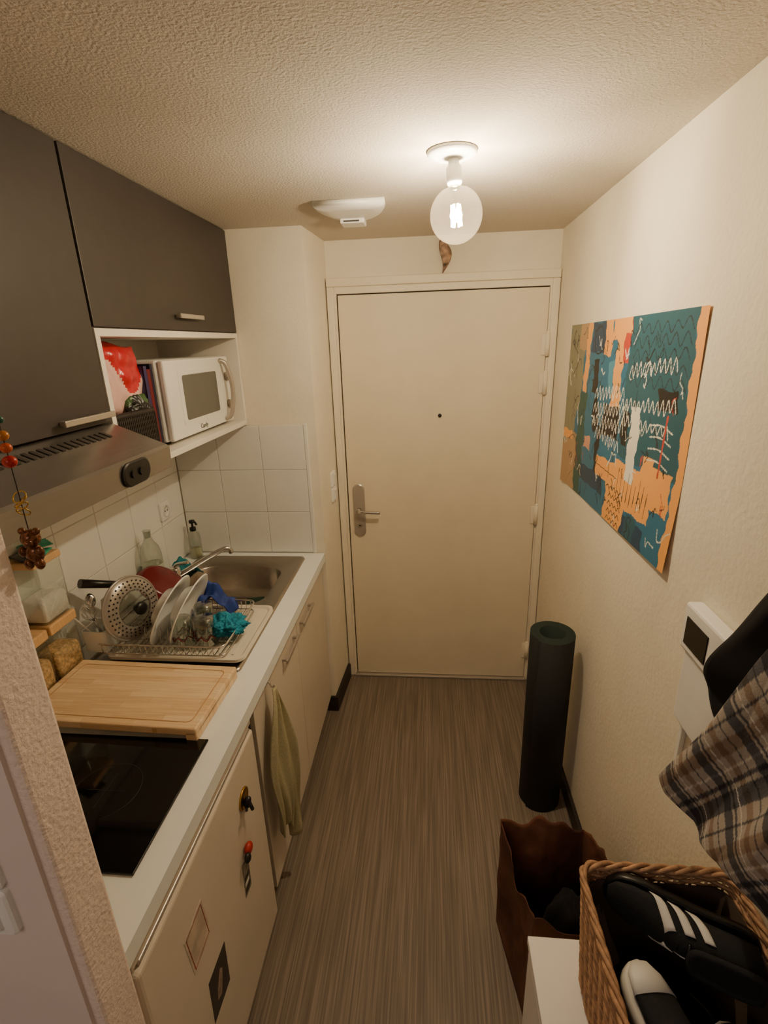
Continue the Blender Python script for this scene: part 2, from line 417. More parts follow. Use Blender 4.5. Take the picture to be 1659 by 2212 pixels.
# ------------------------------------------------------------------ worktop, sink cabinet, fridge
b=MB()
for lo_,hi_ in [((-1.153,.502,.86),(-.497,1.60,.90)),((-1.153,2.01,.86),(-.497,2.142,.90)),((-1.153,1.60,.86),(-1.045,2.01,.90)),((-.615,1.60,.86),(-.497,2.01,.90))]:
    b.box(lo_,hi_,M_wt)
b.obj('worktop',label='long white laminate kitchen worktop',category='worktop')

t=thing('sink_cabinet',(-.83,1.65,0),'cream white double-door cabinet under the sink','kitchen cabinet')
b=MB()
b.box((-1.15,1.16,.09),(-.537,1.178,.858),M_cab); b.box((-1.15,2.122,.09),(-.537,2.14,.858),M_cab)
b.box((-1.15,1.178,.09),(-.537,2.122,.108),M_cab); b.box((-1.15,1.178,.108),(-1.14,2.122,.858),M_cab)
b.box((-.60,1.16,0),(-.585,2.14,.09),M_base); b.box((-.556,1.178,.83),(-.537,2.122,.858),M_cab)
b.obj('body',t)
for y0,y1,hy in [(1.163,1.650,1.53),(1.654,2.138,1.775)]:
    dr=MB().box((-.536,y0,.095),(-.517,y1,.855),M_cab,.0015).obj('door',t)
    b=MB(); b.box((-.501,hy-.085,.783),(-.494,hy+.085,.797),M_alu,.002)
    for yy in (hy-.07,hy+.07): b.box((-.518,yy-.006,.785),(-.499,yy+.006,.795),M_alu,.001)
    b.obj('handle',dr,label='flat aluminium bar handle')

t=thing('mini_fridge',(-.8,.83,0),'white under-counter fridge with magnets on its door','fridge')
b=MB(); b.box((-1.14,.52,.03),(-.565,1.125,.85),M_cab,.004)
for x in (-1.1,-.62):
    for y in (.56,1.09): b.cyl((x,y,0),(x,y,.03),.018,M_black)
b.obj('body',t)
dr=MB().box((-.56,.522,.05),(-.507,1.122,.80),M_cab,.010,seg=3).obj('door',t)
b=MB(); b.box((-.556,.54,.80),(-.512,1.11,.812),M_alu,.004); b.obj('grip_strip',dr,label='long recessed grip strip along the door top')
MB().box((-.556,.522,.815),(-.512,1.122,.852),M_cab,.003).obj('top_panel',t)
MB().box((-.555,1.126,.09),(-.53,1.158,.855),M_dark).obj('gap_shade_strip',t)  # dark strip painted in as the shade of the gap beside the fridge

# fridge magnets
t=thing('fridge_magnet',(-.507,1.0,.64),'round gold magnet with a small black figurine','magnet')
MB().lathe([(.030,0),(.030,.004),(.024,.006),(.024,.004),(0,.004)],M_gold,frame((-.5072,1.0,.672),(1,0,0)),28).obj('gold_disc',t)
b=MB(); b.ball((-.494,.995,.665),.014,M_black,12,(.7,1,1.2)); b.ball((-.488,.988,.683),.009,M_black,12); b.cyl((-.492,.98,.66),(-.485,.965,.672),.004,M_black); b.cyl((-.49,1.0,.655),(-.485,1.0,.635),.005,M_black)
b.obj('figurine',t)
t=thing('fridge_magnet',(-.507,.955,.51),'red and black magnet holding a narrow printed card','magnet')
b=MB(); b.ball((-.496,.965,.535),.018,mat('magnet_red',(170,40,30),.4),14,(.6,1,.9)); b.ball((-.49,.94,.532),.013,M_black,12,(.7,1,1.1)); b.obj('magnet_body',t)
b=MB(); T=Matrix.Translation((-.5072,.952,.455))@Matrix.Rotation(-.06,4,'X')
b.box((0,-.021,-.062),(.001,.021,.05),mat('grey_print',(118,112,100),.5,var=.6,vscale=60,detail=2),M=T)
b.box((.001,-.016,-.012),(.0014,.016,.0),M_black,M=T); b.box((.001,-.016,-.03),(.0014,.010,-.02),M_swhite,M=T); b.box((.001,-.016,-.052),(.0014,.016,-.038),M_black,M=T)
b.obj('card',t)
t=thing('postcard',(-.507,.70,.56),'pale photo postcard with thin red border','postcard')
T=Matrix.Translation((-.5072,.70,.615))@Matrix.Rotation(.10,4,'X')
b=MB(); b.box((0,-.042,-.06),(.001,.042,.06),mat('pale_photo_card',(204,188,170),.5,var=.28,vscale=22),M=T); b.obj('card_sheet',t)
b=MB()
M_thinred=mat('thin_red',(150,50,40),.5)
for l,h in [((-.036,-.054),(-.034,.054)),((.034,-.054),(.036,.054)),((-.036,-.054),(.036,-.052)),((-.036,.052),(.036,.054))]:
    b.box((.001,l[0],l[1]),(.0013,h[0],h[1]),M_thinred,M=T)
b.obj('border',t)
t=thing('photo_print',(-.507,.74,.33),'dark photo print with a pale figure','photo')
T=Matrix.Translation((-.5072,.742,.385))@Matrix.Rotation(-.05,4,'X')
b=MB(); b.box((0,-.045,-.065),(.001,.045,.065),mat('dark_photo',(34,28,26),.3,var=.5,vscale=30),M=T); b.obj('print_sheet',t)
b=MB(); b.prism([(-.02,-.03),(.0,-.04),(.012,-.01),(.018,.02),(.006,.035),(-.004,.015),(-.014,.0)],.001,.0014,mat('photo_pale',(150,130,115),.4,var=.4,vscale=60),'x',T); b.obj('photo_figure',t)

# sink
t=thing('kitchen_sink',(-.82,1.66,.9),'stainless steel inset sink with drainer','sink')
b=MB()
def rr3(cx,cy,hx,hy,r,z): return [(x,y,z) for x,y in rrect(cx,cy,hx,hy,r,8)]
bc=(-.835,1.81)
b.loft([rr3(-.827,1.66,.252,.428,.02,.9005),rr3(-.827,1.66,.250,.426,.02,.908),rr3(-.827,1.66,.243,.419,.018,.909),rr3(-.827,1.66,.238,.414,.016,.905),
  rr3(*bc,.196,.176,.085,.905),rr3(*bc,.192,.172,.083,.899),rr3(*bc,.186,.166,.08,.80),rr3(*bc,.172,.152,.07,.77),rr3(*bc,.15,.13,.06,.762),rr3(*bc,.035,.035,.034,.758)],M_steel,False,True)
for i in range(9):
    x=-1.02+i*.05; b.tube([(x,1.30,.906),(x,1.58,.906)],.004,M_steel,6)
b.obj('basin',t)
b=MB(); b.lathe([(0,.004),(.02,.004),(.034,.006),(.038,.002),(.038,0)],M_chrome,Matrix.Translation((-.835,1.81,.757)),24); b.obj('drain',t)
t=thing('kitchen_tap',(-1.03,1.80,.905),'chrome mixer tap over the sink','tap')
b=MB(); b.lathe([(.028,.906),(.028,.912),(.022,.918),(.022,.975),(.018,.985),(0,.987)],M_chrome,Matrix.Translation((-1.045,1.79,0)),24); b.obj('tap_body',t)
b=MB(); b.tube(bez([(-1.04,1.79,.945),(-1.0,1.815,.965),(-.93,1.86,1.0),(-.875,1.895,1.022),(-.855,1.908,1.018),(-.848,1.912,1.0)],6),.011,M_chrome,12); b.obj('spout',t)
b=MB(); b.tube(bez([(-1.045,1.79,.985),(-1.03,1.785,1.0),(-.97,1.765,1.02)],5),.007,M_chrome,10); b.obj('lever',t)

# hob
t=thing('hob',(-.81,.793,.9),'black glass two-zone electric hob','hob')
MB().box((-1.09,.624,.9005),(-.553,.962,.906),M_hob,.002).obj('glass_plate',t)
for cx,r in ((-.95,.09),(-.72,.075)):
    b=MB()
    b.tube([(cx+r*math.cos(a*math.pi/24),.80+r*math.sin(a*math.pi/24),.9062) for a in range(48)],.0005,M_hobl,4,True)
    b.box((cx-r*.6,.7996,.9061),(cx+r*.6,.8004,.9063),M_hobl); b.box((cx-.0004,.80-r*.6,.9061),(cx+.0004,.80+r*.6,.9063),M_hobl)
    b.obj('cooking_zone',t)

# cutting board
t=thing('cutting_board',(-.82,1.09,.9),'large bamboo cutting board with juice groove','cutting board')
T=Matrix.Translation((-.82,1.09,0))@Matrix.Rotation(-.03,4,'Z')
b=MB(); b.box((-.245,-.128,.918),(.245,.128,.940),M_bamboo,.004,T); b.box((.215,-.128,.9015),(.245,.128,.93),M_bamboo,.003,T)
b.box((-.245,-.128,.9015),(-.215,.128,.93),M_bamboo,.003,T)
b.obj('board',t)
b=MB(); P=rrect(0,0,.222,.105,.015,4); b.tube([T@V((x,y,.9395)) for x,y in P],.0018,mat('groove_bamboo',(196,150,100),.6),6,True); b.obj('juice_groove',t)

# ------------------------------------------------------------------ upper units
def bar_handle(y0,y1,z,par,x):
    b=MB(); b.box((x+.018,y0,z-.007),(x+.026,y1,z+.007),M_alu,.002)
    for yy in (y0+.02,y1-.02): b.box((x,yy-.006,z-.005),(x+.02,yy+.006,z+.005),M_alu,.001)
    b.obj('handle',par,label='flat aluminium bar handle')
XF=-.80
t=thing('wall_cabinet',(-.98,.9,1.665),'tall dark grey wall cabinet above the hood','kitchen cabinet')
MB().box((-1.155,.60,1.665),(XF-.021,1.205,CH-.004),M_white).obj('body',t)
dr=MB().box((XF-.02,.602,1.663),(XF,1.203,CH-.004),M_cabd,.002).obj('door',t); bar_handle(1.01,1.19,1.685,dr,XF)
t=thing('wall_cabinet',(-.98,1.68,1.885),'wide dark grey flap-door wall cabinet','kitchen cabinet')
MB().box((-1.155,1.21,1.886),(XF-.021,2.147,CH-.004),M_white).obj('body',t)
dr=MB().box((XF-.02,1.212,1.888),(XF,2.146,CH-.004),M_cabd,.002).obj('door',t); bar_handle(1.62,1.79,1.93,dr,XF)
b=MB(); b.box((-1.152,1.21,1.866),(XF,2.147,1.885),M_white,.001); b.box((-1.152,1.21,1.51),(XF,2.147,1.53),M_white,.001)
b.box((-1.152,2.129,1.53),(XF,2.147,1.866),M_white,.001); b.box((-1.152,1.21,1.53),(XF-.0,1.228,1.866),M_white,.001); b.box((-1.152,1.228,1.53),(-1.146,2.129,1.866),M_white)
b.obj('open_shelf',label='white open shelf niche holding the microwave',category='shelf')
t=thing('cooker_hood',(-.9,.9,1.54),'brushed steel cooker hood under the tall cabinet','cooker hood')
b=MB(); b.prism([(-1.15,1.545),(-.675,1.54),(-.662,1.545),(-.66,1.598),(-.668,1.604),(-.80,1.658),(-1.15,1.658)],.602,1.207,M_hood,'y'); b.obj('hood_body',t)
P=rrect(0,0,.055,.027,.026,8); T=frame((-.6605,1.045,1.572),(1,0,-.03))
b=MB(); b.loft([[(a,c,0) for a,c in P],[(a,c,.004) for a,c in P],[(a*.9,c*.9,.006) for a,c in P]],M_black,M=T,smooth=False); b.obj('control_panel',t,label='oval black control panel')
for k in (-.02,.012):
    b=MB(); b.cyl(T@V((k,0,.006)),T@V((k,0,.010)),.009,M_black); b.obj('knob',t)
b=MB()
for i in range(22):
    y=.70+i*.020
    T=Matrix.Translation((-.765,y,1.6446))@Matrix.Rotation(math.atan2(.054,.132),4,'Y')
    b.box((-.014,-.005,0),(.014,.005,.0012),M_slot,M=T)
b.obj('vent_slots',t)

# microwave
t=thing('microwave',(-.98,1.83,1.531),'white microwave oven with grey window on the shelf','microwave')
b=MB(); b.box((-1.13,1.565,1.54),(-.856,2.10,1.80),M_plast,.008)
for x in (-1.1,-.88):
    for y in (1.60,2.07): b.cyl((x,y,1.5305),(x,y,1.541),.012,M_black)
b.obj('body',t)
b=MB(); b.box((-.855,1.567,1.542),(-.834,2.02,1.798),M_plast,.006); b.obj('oven_door',t)
b=MB(); P=rrect(0,0,.165,.09,.012,5); T=frame((-.8338,1.815,1.672),(1,0,0)); b.loft([[(a,c,-.001) for a,c in P],[(a,c,.0015) for a,c in P]],M_plast,M=T,smooth=False)
P=rrect(0,0,.14,.075,.01,5); b.loft([[(a,c,.001) for a,c in P],[(a,c,.0025) for a,c in P]],M_greycl,M=T,smooth=False); b.obj('window',t,label='grey mesh window')
b=MB(); b.tube(bez([(-.834,2.005,1.785),(-.812,2.018,1.765),(-.800,2.03,1.67),(-.812,2.018,1.575),(-.834,2.005,1.555)],8),.009,M_alu,10); b.obj('door_handle',t,label='curved silver handle')
b=MB(); b.box((-.855,2.024,1.542),(-.836,2.098,1.798),M_plast,.005); b.obj('control_panel',t)
for z in (1.72,1.61):
    b=MB(); b.lathe([(.018,0),(.017,.012),(0,.012)],M_alu,frame((-.836,2.062,z),(1,0,0)),20); b.obj('dial_knob',t)
cu=bpy.data.curves.new('brand_text','FONT'); cu.body='Candy'; cu.size=.024; cu.extrude=.0004; cu.align_x='CENTER'
to=bpy.data.objects.new('tmp',cu); COL.objects.link(to); dg=bpy.context.evaluated_depsgraph_get()
me=bpy.data.meshes.new_from_object(to.evaluated_get(dg)); bpy.data.objects.remove(to)
me.materials.clear(); me.materials.append(M_base)
to=bpy.data.objects.new('brand_lettering',me); COL.objects.link(to)
to.parent=t; to.matrix_local=Matrix.Translation(V((-.8335,1.80,1.554))-V(t['wloc']))@Matrix(((0,0,1),(1,0,0),(0,1,0))).to_4x4()

# books, basket, bags in the niche
bk=[((52,46,92),.016,1.785),((110,24,30),.018,1.775),((34,32,52),.014,1.79)]
y=1.508
for i,(c,w_,zt) in enumerate(bk):
    b=MB(); cm=mat('book_cover',c,.5)
    b.box((-1.08,y,1.5305),(-.868,y+.002,zt),cm); b.box((-1.08,y+w_-.002,1.5305),(-.868,y+w_,zt),cm); b.box((-.870,y,1.5305),(-.866,y+w_,zt),cm)
    o=b.obj('book',label='thin %s hardback book standing beside the microwave'%(['purple','red','dark blue'][i]),category='book',group='books beside the microwave')
    MB().box((-1.075,y+.002,1.533),(-.87,y+w_-.002,zt-.004),M_swhite).obj('pages',o)
    y+=w_+.001
b=MB(); x0,x1,y0,y1,z0,z1=-1.10,-.842,1.245,1.500,1.531,1.662
b.box((x0,y0,z0),(x1,y1,z0+.006),M_basketb)
for k in range(9):
    z=z0+.012+k*.0145
    P=rrect((x0+x1)/2,(y0+y1)/2,(x1-x0)/2-.004,(y1-y0)/2-.004,.02,4)
    b.tube([(p[0],p[1],z) for p in P],.005 if k<8 else .009,M_basketb,6,True)
for k in range(26):
    xx=x0+.012+(x1-x0-.024)*k/25; yy=y0+.012+(y1-y0-.024)*k/25
    for q in ((x1-.002,yy),(x0+.004,yy),(xx,y0+.003),(xx,y1-.003)): b.box((q[0]-.003,q[1]-.003,z0),(q[0]+.003,q[1]+.003,z1-.01),M_basketb)
b.obj('storage_basket',label='black woven plastic storage basket full of food packets',category='basket')
def bag(c,sz,rot,m1,m2,name,label,seed,split=.5):
    b=MB(); T=Matrix.Translation(V(c))@Matrix.Rotation(rot[2],4,'Z')@Matrix.Rotation(rot[1],4,'Y')@Matrix.Rotation(rot[0],4,'X')
    def fn(sgn):
        def f(u,v):
            x=(u-.5)*2; y=(v-.5)*2
            t=max(0,(1-abs(x)**3))*max(0,(1-abs(y)**2.5)); t=t**.5
            n=noise.noise(V((x*1.8+seed,y*1.8,sgn)))*.35+abs(noise.noise(V((x*3.5,y*2.0+seed,sgn))))*.45
            e=noise.noise(V((x*1.3+seed,y*1.3,7)))*.10
            return V((x*sz[0]/2*(1-.12*abs(y)+e),y*sz[1]/2*(1+e),sgn*sz[2]/2*t*(1+n)+n*sz[2]*.12))
        return f
    for sg in (1,-1):
        b.grid(fn(sg),40,44,m1,T,smooth=True)
    nf=40*44
    k2=b.mi(m2)
    for fi in range(len(b.f)):
        j=(fi%nf)//40
        i=(fi%nf)%40
        if (j/44+.22*math.sin(i*.22+seed))>split: b.fm[fi]=k2
    return b.obj(name,label=label,category='food packet')
M_redp=mat('red_foil',(196,34,42),.25,bump=.006,bscale=22); M_whp=mat('pale_pink_foil',(226,186,178),.3,bump=.006,bscale=22)
M_blkp=mat('black_foil',(22,22,22),.35,bump=.003,bscale=25); M_grn=mat('green_print',(60,92,50),.4)
bag((-.905,1.375,1.757),(.27,.20,.06),(1.5708,.12,1.45),M_whp,M_redp,'snack_bag','crumpled red and pale pink snack bag in the basket',1.3,.52)
bag((-1.03,1.36,1.745),(.22,.20,.05),(1.5708,.0,1.5),M_redp,M_whp,'snack_bag','shiny red foil bag leaning in the basket',4.1,.85)
bag((-.865,1.445,1.670),(.10,.08,.03),(1.3,.0,1.4),M_blkp,M_grn,'snack_bag','small black and green packet on the basket rim',7.7,.8)

# ------------------------------------------------------------------ jars
def jar(y0,y1,z0,z1,lidt,fillm,fillh,label):
    x0,x1=-1.150,-1.068
    cx=(x0+x1)/2; cy=(y0+y1)/2; hx=(x1-x0)/2; hy=(y1-y0)/2
    t=thing('storage_jar',(cx,cy,z0),label,'jar','square glass jars with wooden lids')
    b=MB(); rs=[]
    for s_,z in ((.93,z0+.001),(1,z0+.006),(1,z1-lidt-.012),(.9,z1-lidt)): rs.append(rr3(cx,cy,hx*s_,hy*s_,.014,z))
    b.loft(rs,M_jar,True,False); b.obj('glass_body',t)
    b=MB(); rs=[]
    for s_,z in ((.80,z0+.006),(.90,z0+.012),(.91,z0+fillh-.014),(.84,z0+fillh-.004),(.5,z0+fillh+.002)): rs.append(rr3(cx,cy,hx*s_,hy*s_,.010,z))
    b.loft(rs,fillm); b.obj('contents',t)
    b=MB(); b.box((x0-.001,y0+.001,z1-lidt),(x1+.003,y1-.001,z1),M_wood,.004); b.obj('lid',t,label='square light wood lid')
    return t
jar(1.140,1.250,.9005,1.103,.030,M_oat,.105,'square glass jar of rolled oats with wooden lid')
jar(1.022,1.132,.9005,1.103,.030,M_oat,.115,'square glass jar of muesli with wooden lid')
jar(1.140,1.250,1.1035,1.298,.022,M_flour,.075,'square glass jar half full of white flour')
jar(.905,1.015,.9005,1.103,.030,M_oat,.09,'square glass jar of grain with wooden lid')
t=thing('salt_shaker',(-1.10,1.06,1.1035),'small dark blue and white spice shaker','shaker')
MB().lathe([(.018,1.1036),(.019,1.11),(.019,1.155),(.016,1.16)],mat('navy_label',(30,36,60),.4),Matrix.Translation((-1.10,1.06,0)),20).obj('shaker_body',t)
MB().lathe([(.0185,1.160),(.0185,1.185),(.014,1.19),(0,1.19)],M_plast,Matrix.Translation((-1.10,1.06,0)),20).obj('shaker_cap',t)
M_mint=mat('mint_sachet',(60,170,140),.4,var=.3,vscale=50)
for i,(dx,dy,rz,rx) in enumerate([(0,.01,.3,.15),(.012,-.03,-.4,-.2),(-.01,.03,1.0,.25)]):
    T=Matrix.Translation((-1.105+dx,1.19+dy,1.3035+.0075*i))@Matrix.Rotation(rz,4,'Z')@Matrix.Rotation(rx*.25,4,'X')
    b=MB(); b.grid(lambda u,v:V(((u-.5)*.075,(v-.5)*.06,.004*math.sin(u*3.1)*math.sin(v*3.1)+.0015*math.sin(v*22))),10,10,M_mint if i!=1 else M_black,T)
    o=b.obj('tea_sachet',label='flat %s tea sachet on the jar lid'%('mint green' if i!=1 else 'black'),category='sachet',group='tea sachets on the jar lid'); solid(o,.0015)

# ------------------------------------------------------------------ dishes
b=MB(); P0=rrect(-.80,1.435,.225,.170,.03,6)
b.loft([[(x,y,.912) for x,y in P0],[(x,y,.922) for x,y in P0],[(-.80+(x+.80)*.96,1.435+(y-1.435)*.95,.922) for x,y in P0],[(-.80+(x+.80)*.93,1.435+(y-1.435)*.92,.916) for x,y in P0]],M_tray,smooth=False)
for i in range(13):
    xx=-.98+i*.03; b.box((xx-.004,1.30,.9165),(xx+.004,1.57,.919),M_tray,.001)
b.obj('drip_tray',label='cream plastic drip tray with ribs under the dish rack',category='tray')
b=MB(); wx0,wx1,wy0,wy1=-1.045,-.635,1.275,1.565
def loop(z,r,ins=0):
    P=rrect((wx0+wx1)/2,(wy0+wy1)/2,(wx1-wx0)/2-ins,(wy1-wy0)/2-ins,.025,5); b.tube([(x,y,z) for x,y in P],r,M_chrome,6,True)
loop(.928,.0028); loop(.962,.0032,-.004)
n=22
for i in range(n):
    x=wx0+.015+(wx1-wx0-.03)*i/(n-1)
    b.tube([(x,wy0-.003,.962),(x,wy0,.928),(x,wy1,.928),(x,wy1+.003,.962)],.0014,M_chrome,5)
for yy in (1.36,1.42,1.48): b.tube([(wx0,yy,.9265),(wx1,yy,.9265)],.002,M_chrome,5)
for i in range(9):
    x=-.92+i*.026
    for yy in (1.34,1.46):
        b.tube(bez([(x,yy-.012,.929),(x,yy,.985),(x,yy+.012,.929)],4),.0014,M_chrome,5)
for x in (wx0+.02,wx1-.02):
    for yy in (wy0+.02,wy1-.02): b.cyl((x,yy,.9185),(x,yy,.928),.004,M_plast)
b.obj('dish_rack',label='chrome wire dish drying rack on the drainer',category='dish rack')

pp=[(0,0),(.055,.0),(.06,.003),(.075,.022),(.118,.034),(.122,.036),(.118,.039),(.074,.027),(.057,.007),(0,.005)]
tp=MB(); T=frame((-.880,1.385,1.040),(.90,0.02,-.43)); tp.lathe(pp,M_cer,T,48)
pl=tp.obj('dinner_plate',label='white deep ceramic plate standing in the rack',category='plate',group='white plates in the dish rack')
c=pl.copy(); c.location=V(pl.location)+V((.058,.012,0)); COL.objects.link(c); c['wloc']=list(c.location)
# lid
t=thing('pan_lid',(-.97,1.365,.93),'round steel strainer pan lid with glass centre and black knob','pan lid')
T=frame((-.968,1.365,1.04),(.95,-.28,.16))
b=MB(); b.lathe([(.060,.0185),(.05,.020),(.015,.023),(0,.023)],M_glass,T,40); b.obj('glass_dome',t)
b=MB(); b.tube([T@V((.103*math.cos(a*math.pi/20),.103*math.sin(a*math.pi/20),0)) for a in range(40)],.004,M_lid,8,True)
rng_=[[ (r_*math.cos(2*math.pi*i/48),r_*math.sin(2*math.pi*i/48),z_) for i in range(48)] for r_,z_ in ((.102,.0),(.1,.003),(.085,.012),(.060,.0185),(.058,.0175),(.084,.0105),(.099,.001))]
b.loft(rng_,M_lid,False,False,True,T)
b.obj('steel_rim',t)
b=MB()
for rr,zz,nn_ in ((.068,.0172,26),(.078,.0150,30),(.089,.0108,34)):
    for a in range(nn_):
        an=a*2*math.pi/nn_; q=T@V((rr*math.cos(an),rr*math.sin(an),zz)); b.ball(q,.0030,M_base,6)
b.obj('strainer_holes',t)
b=MB(); b.lathe([(.012,.022),(.012,.032),(.021,.040),(.021,.048),(.014,.053),(0,.053)],M_black,T,24); b.obj('knob',t)
# pan
hd=V((-.45,-.80,.42)).normalized(); nn=V((.30,-.35,.85)); nn=(nn-hd*nn.dot(hd)).normalized()
pc=V((-.955,1.565,1.040))
t=thing('frying_pan',(pc.x,pc.y,.95),'red frying pan with long black handle upturned to dry','frying pan')
T=frame(pc,nn)
b=MB(); b.lathe([(0,0),(.072,0),(.084,-.006),(.094,-.036),(.096,-.036)],M_red,T,40); b.lathe([(0,-.004),(.070,-.004),(.081,-.01),(.092,-.037),(.096,-.036)],M_pan,T,40); b.obj('pan_body',t)
c0=pc-nn*.026
b=MB(); b.tube([c0+hd*.088,c0+hd*.14,c0+hd*.20,c0+hd*.29],.010,M_black,10,rf=lambda s:.009+.006*s); b.obj('pan_handle',t,label='long black plastic handle')
# utensil holder
t=thing('utensil_holder',(-1.045,1.325,.93),'white square utensil holder with cutlery','utensil holder')
UX=-1.050
b=MB(); b.loft([rr3(UX,1.315,.036,.040,.008,.931),rr3(UX,1.315,.039,.044,.01,1.005),rr3(UX,1.315,.036,.041,.009,1.005),rr3(UX,1.315,.033,.037,.007,.935)],M_cer,smooth=False); b.obj('holder_cup',t)
def utensil(name,p,q,m,label,head=None):
    b=MB(); b.tube([p,V(p).lerp(V(q),.5),q],.003,m,8)
    if head=='spat': T=frame(q,(V(q)-V(p)).normalized()); b.box((-.018,-.002,-.01),(.018,.002,.05),m,.002,T)
    if head=='fork':
        T=frame(q,(V(q)-V(p)).normalized()); b.box((-.009,-.001,-.005),(.009,.001,.02),m,.001,T)
        for k in (-.007,-.0023,.0023,.007): b.box((k-.001,-.001,.018),(k+.001,.001,.05),m,.0004,T)
    if head=='whisk':
        T=frame(q,(V(q)-V(p)).normalized())
        for k in range(6):
            a=k*math.pi/6; b.tube([T@V((.02*math.sin(s*math.pi/10)*math.cos(a),.02*math.sin(s*math.pi/10)*math.sin(a),.075*s/10)) for s in range(11)],.0009,m,5)
            b.tube([T@V((-.02*math.sin(s*math.pi/10)*math.cos(a),-.02*math.sin(s*math.pi/10)*math.sin(a),.075*s/10)) for s in range(11)],.0009,m,5)
    if head=='spoon': T=frame(q,(V(q)-V(p)).normalized()); b.ball((0,0,.022),.02,m,12,(.75,.2,1.2),T)
    b.obj(name,label=label,category='utensil',group='utensils in the holder')
utensil('spatula',(-1.035,1.30,.945),(-1.095,1.26,1.07),M_cer,'white plastic spatula leaning in the holder','spat')
utensil('whisk',(-1.05,1.330,.945),(-1.055,1.30,1.03),M_chrome,'small wire whisk in the holder','whisk')
utensil('fork',(-1.06,1.335,.945),(-1.045,1.335,1.04),M_chrome,'steel fork in the holder','fork')
utensil('spoon',(-1.05,1.31,.945),(-1.09,1.35,1.05),M_chrome,'steel spoon in the holder','spoon')
# tumblers
def tumbler(x,y):
    t=thing('drinking_glass',(x,y,.93),'clear tumbler with red print upside down in the rack','glass','tumblers in the dish rack')
    T=Matrix.Translation((x,y,.9305))
    b=MB(); b.lathe([(.036,0),(.031,.080),(.028,.088),(0,.088),(0,.080),(.027,.079),(.034,0)],M_glass,T,28); b.obj('glass_body',t)
    b=MB(); b.tube([(x+.0350*math.cos(a*math.pi/30),y+.0350*math.sin(a*math.pi/30),.9305+.027+.007*math.sin(a*math.pi/30*7)) for a in range(60)],.0016,M_red,6,True)
    b.obj('red_print',t)
    return t
g=tumbler(-.722,1.350); copy_thing(g,(-.074,-.005,0)); copy_thing(g,(-.040,.085,0))
def lump(c,sz,m,name,label,cat,seed,amp=.25,fr=3,flat=True,n=24,hf=.5,smooth=True):
    b=MB(); rings=[]
    for j in range(n//2+1):
        ph=math.pi*j/(n//2); r=[]
        for i in range(n):
            a=2*math.pi*i/n; d=V((math.sin(ph)*math.cos(a),math.sin(ph)*math.sin(a),-math.cos(ph)))
            k=1+amp*noise.noise(d*fr+V((seed,0,0)))+amp*hf*noise.noise(d*fr*3+V((seed,5,0)))
            p=V((d.x*sz[0]/2*k,d.y*sz[1]/2*k,d.z*sz[2]/2*k))
            if flat: p.z=max(p.z,-sz[2]*.42)
            r.append(p+V(c))
        rings.append(r)
    b.loft(rings,m,False,False,smooth=smooth); return b.obj(name,label=label,category=cat)
def drape(c,sx,sy,h,rz,m,name,label,cat,seed):
    T=Matrix.Translation(V(c))@Matrix.Rotation(rz,4,'Z')
    def f(u,v):
        x=(u-.5)*2; y=(v-.5)*2
        r=1+.25*noise.noise(V((x*1.1+seed,y*1.1,1)))
        fold=.16*math.sin(6*y+2.5*x+seed)*(1-abs(x)*.3)+.10*math.sin(11*x-3*y+seed*2)+.25*noise.noise(V((x*2,y*2,seed)))
        z=h*(max(0,1-abs(x)**1.6)*(1-.35*abs(y)**2)+fold*.8)
        return V((x*sx/2*r+.12*sx*math.sin(3*y+seed)*.5,y*sy/2*r,max(z,.002+.004*abs(fold))))
    b=MB(); b.grid(f,40,40,m,T); o=b.obj(name,label=label,category=cat); solid(o,.003); return o
lump((-.668,1.40,.962),(.108,.110,.060),M_teal,'dish_scrubber','fluffy turquoise dish scrubber on the rack','scrubber',3,.5,2.6,True,64,.5)
drape((-.775,1.535,.932),.15,.09,.105,.35,M_blue,'dish_cloth','folded bright blue cloth draped over the rack','cloth',2.2)
drape((-1.072,1.905,.902),.11,.10,.065,.8,M_tealc,'cleaning_cloth','crumpled teal cloth behind the tap','cloth',5.1)
MB().box((-.80,1.86,.7715),(-.72,1.91,.79),M_greensp,.006,Matrix.Translation((-.76,1.885,0))@Matrix.Rotation(.3,4,'Z')@Matrix.Translation((.76,-1.885,0))).obj('sponge',label='dark green scouring sponge in the basin',category='sponge')
# bottles
t=thing('glass_bottle',(-1.09,1.73,.9),'empty clear glass bottle with label behind the rack','bottle')
MB().lathe([(0,.9015),(.038,.9015),(.040,.908),(.040,1.07),(.034,1.10),(.018,1.125),(.014,1.14),(.014,1.165),(.016,1.168),(.013,1.168),(.011,1.14)],M_glass,Matrix.Translation((-1.098,1.73,0)),28).obj('glass_body',t)
MB().lathe([(.0405,.97),(.0405,1.03)],mat('clear_label',(170,178,160),.5,var=.3,vscale=60),Matrix.Translation((-1.098,1.73,0)),28).obj('label_band',t)
t=thing('soap_dispenser',(-1.085,2.075,.9),'clear soap bottle with black pump in the corner','soap bottle')
MB().lathe([(0,.9012),(.026,.9012),(.028,.906),(.028,1.0),(.024,1.02),(.012,1.032),(.012,1.036)],M_glass,Matrix.Translation((-1.095,2.085,0)),24).obj('bottle_body',t)
MB().lathe([(0,.904),(.0255,.904),(.0255,.945),(0,.945)],mat('clear_soap',(190,186,150),.2),Matrix.Translation((-1.095,2.085,0)),24).obj('liquid_soap',t)
b=MB(); b.lathe([(.014,1.034),(.014,1.05),(.005,1.052),(.005,1.07),(.013,1.072),(.013,1.084),(0,1.086)],M_black,Matrix.Translation((-1.095,2.085,0)),20); b.tube(bez([(-1.095,2.085,1.078),(-1.075,2.07,1.082),(-1.062,2.06,1.072)],4),.005,M_black,8); b.obj('pump',t)

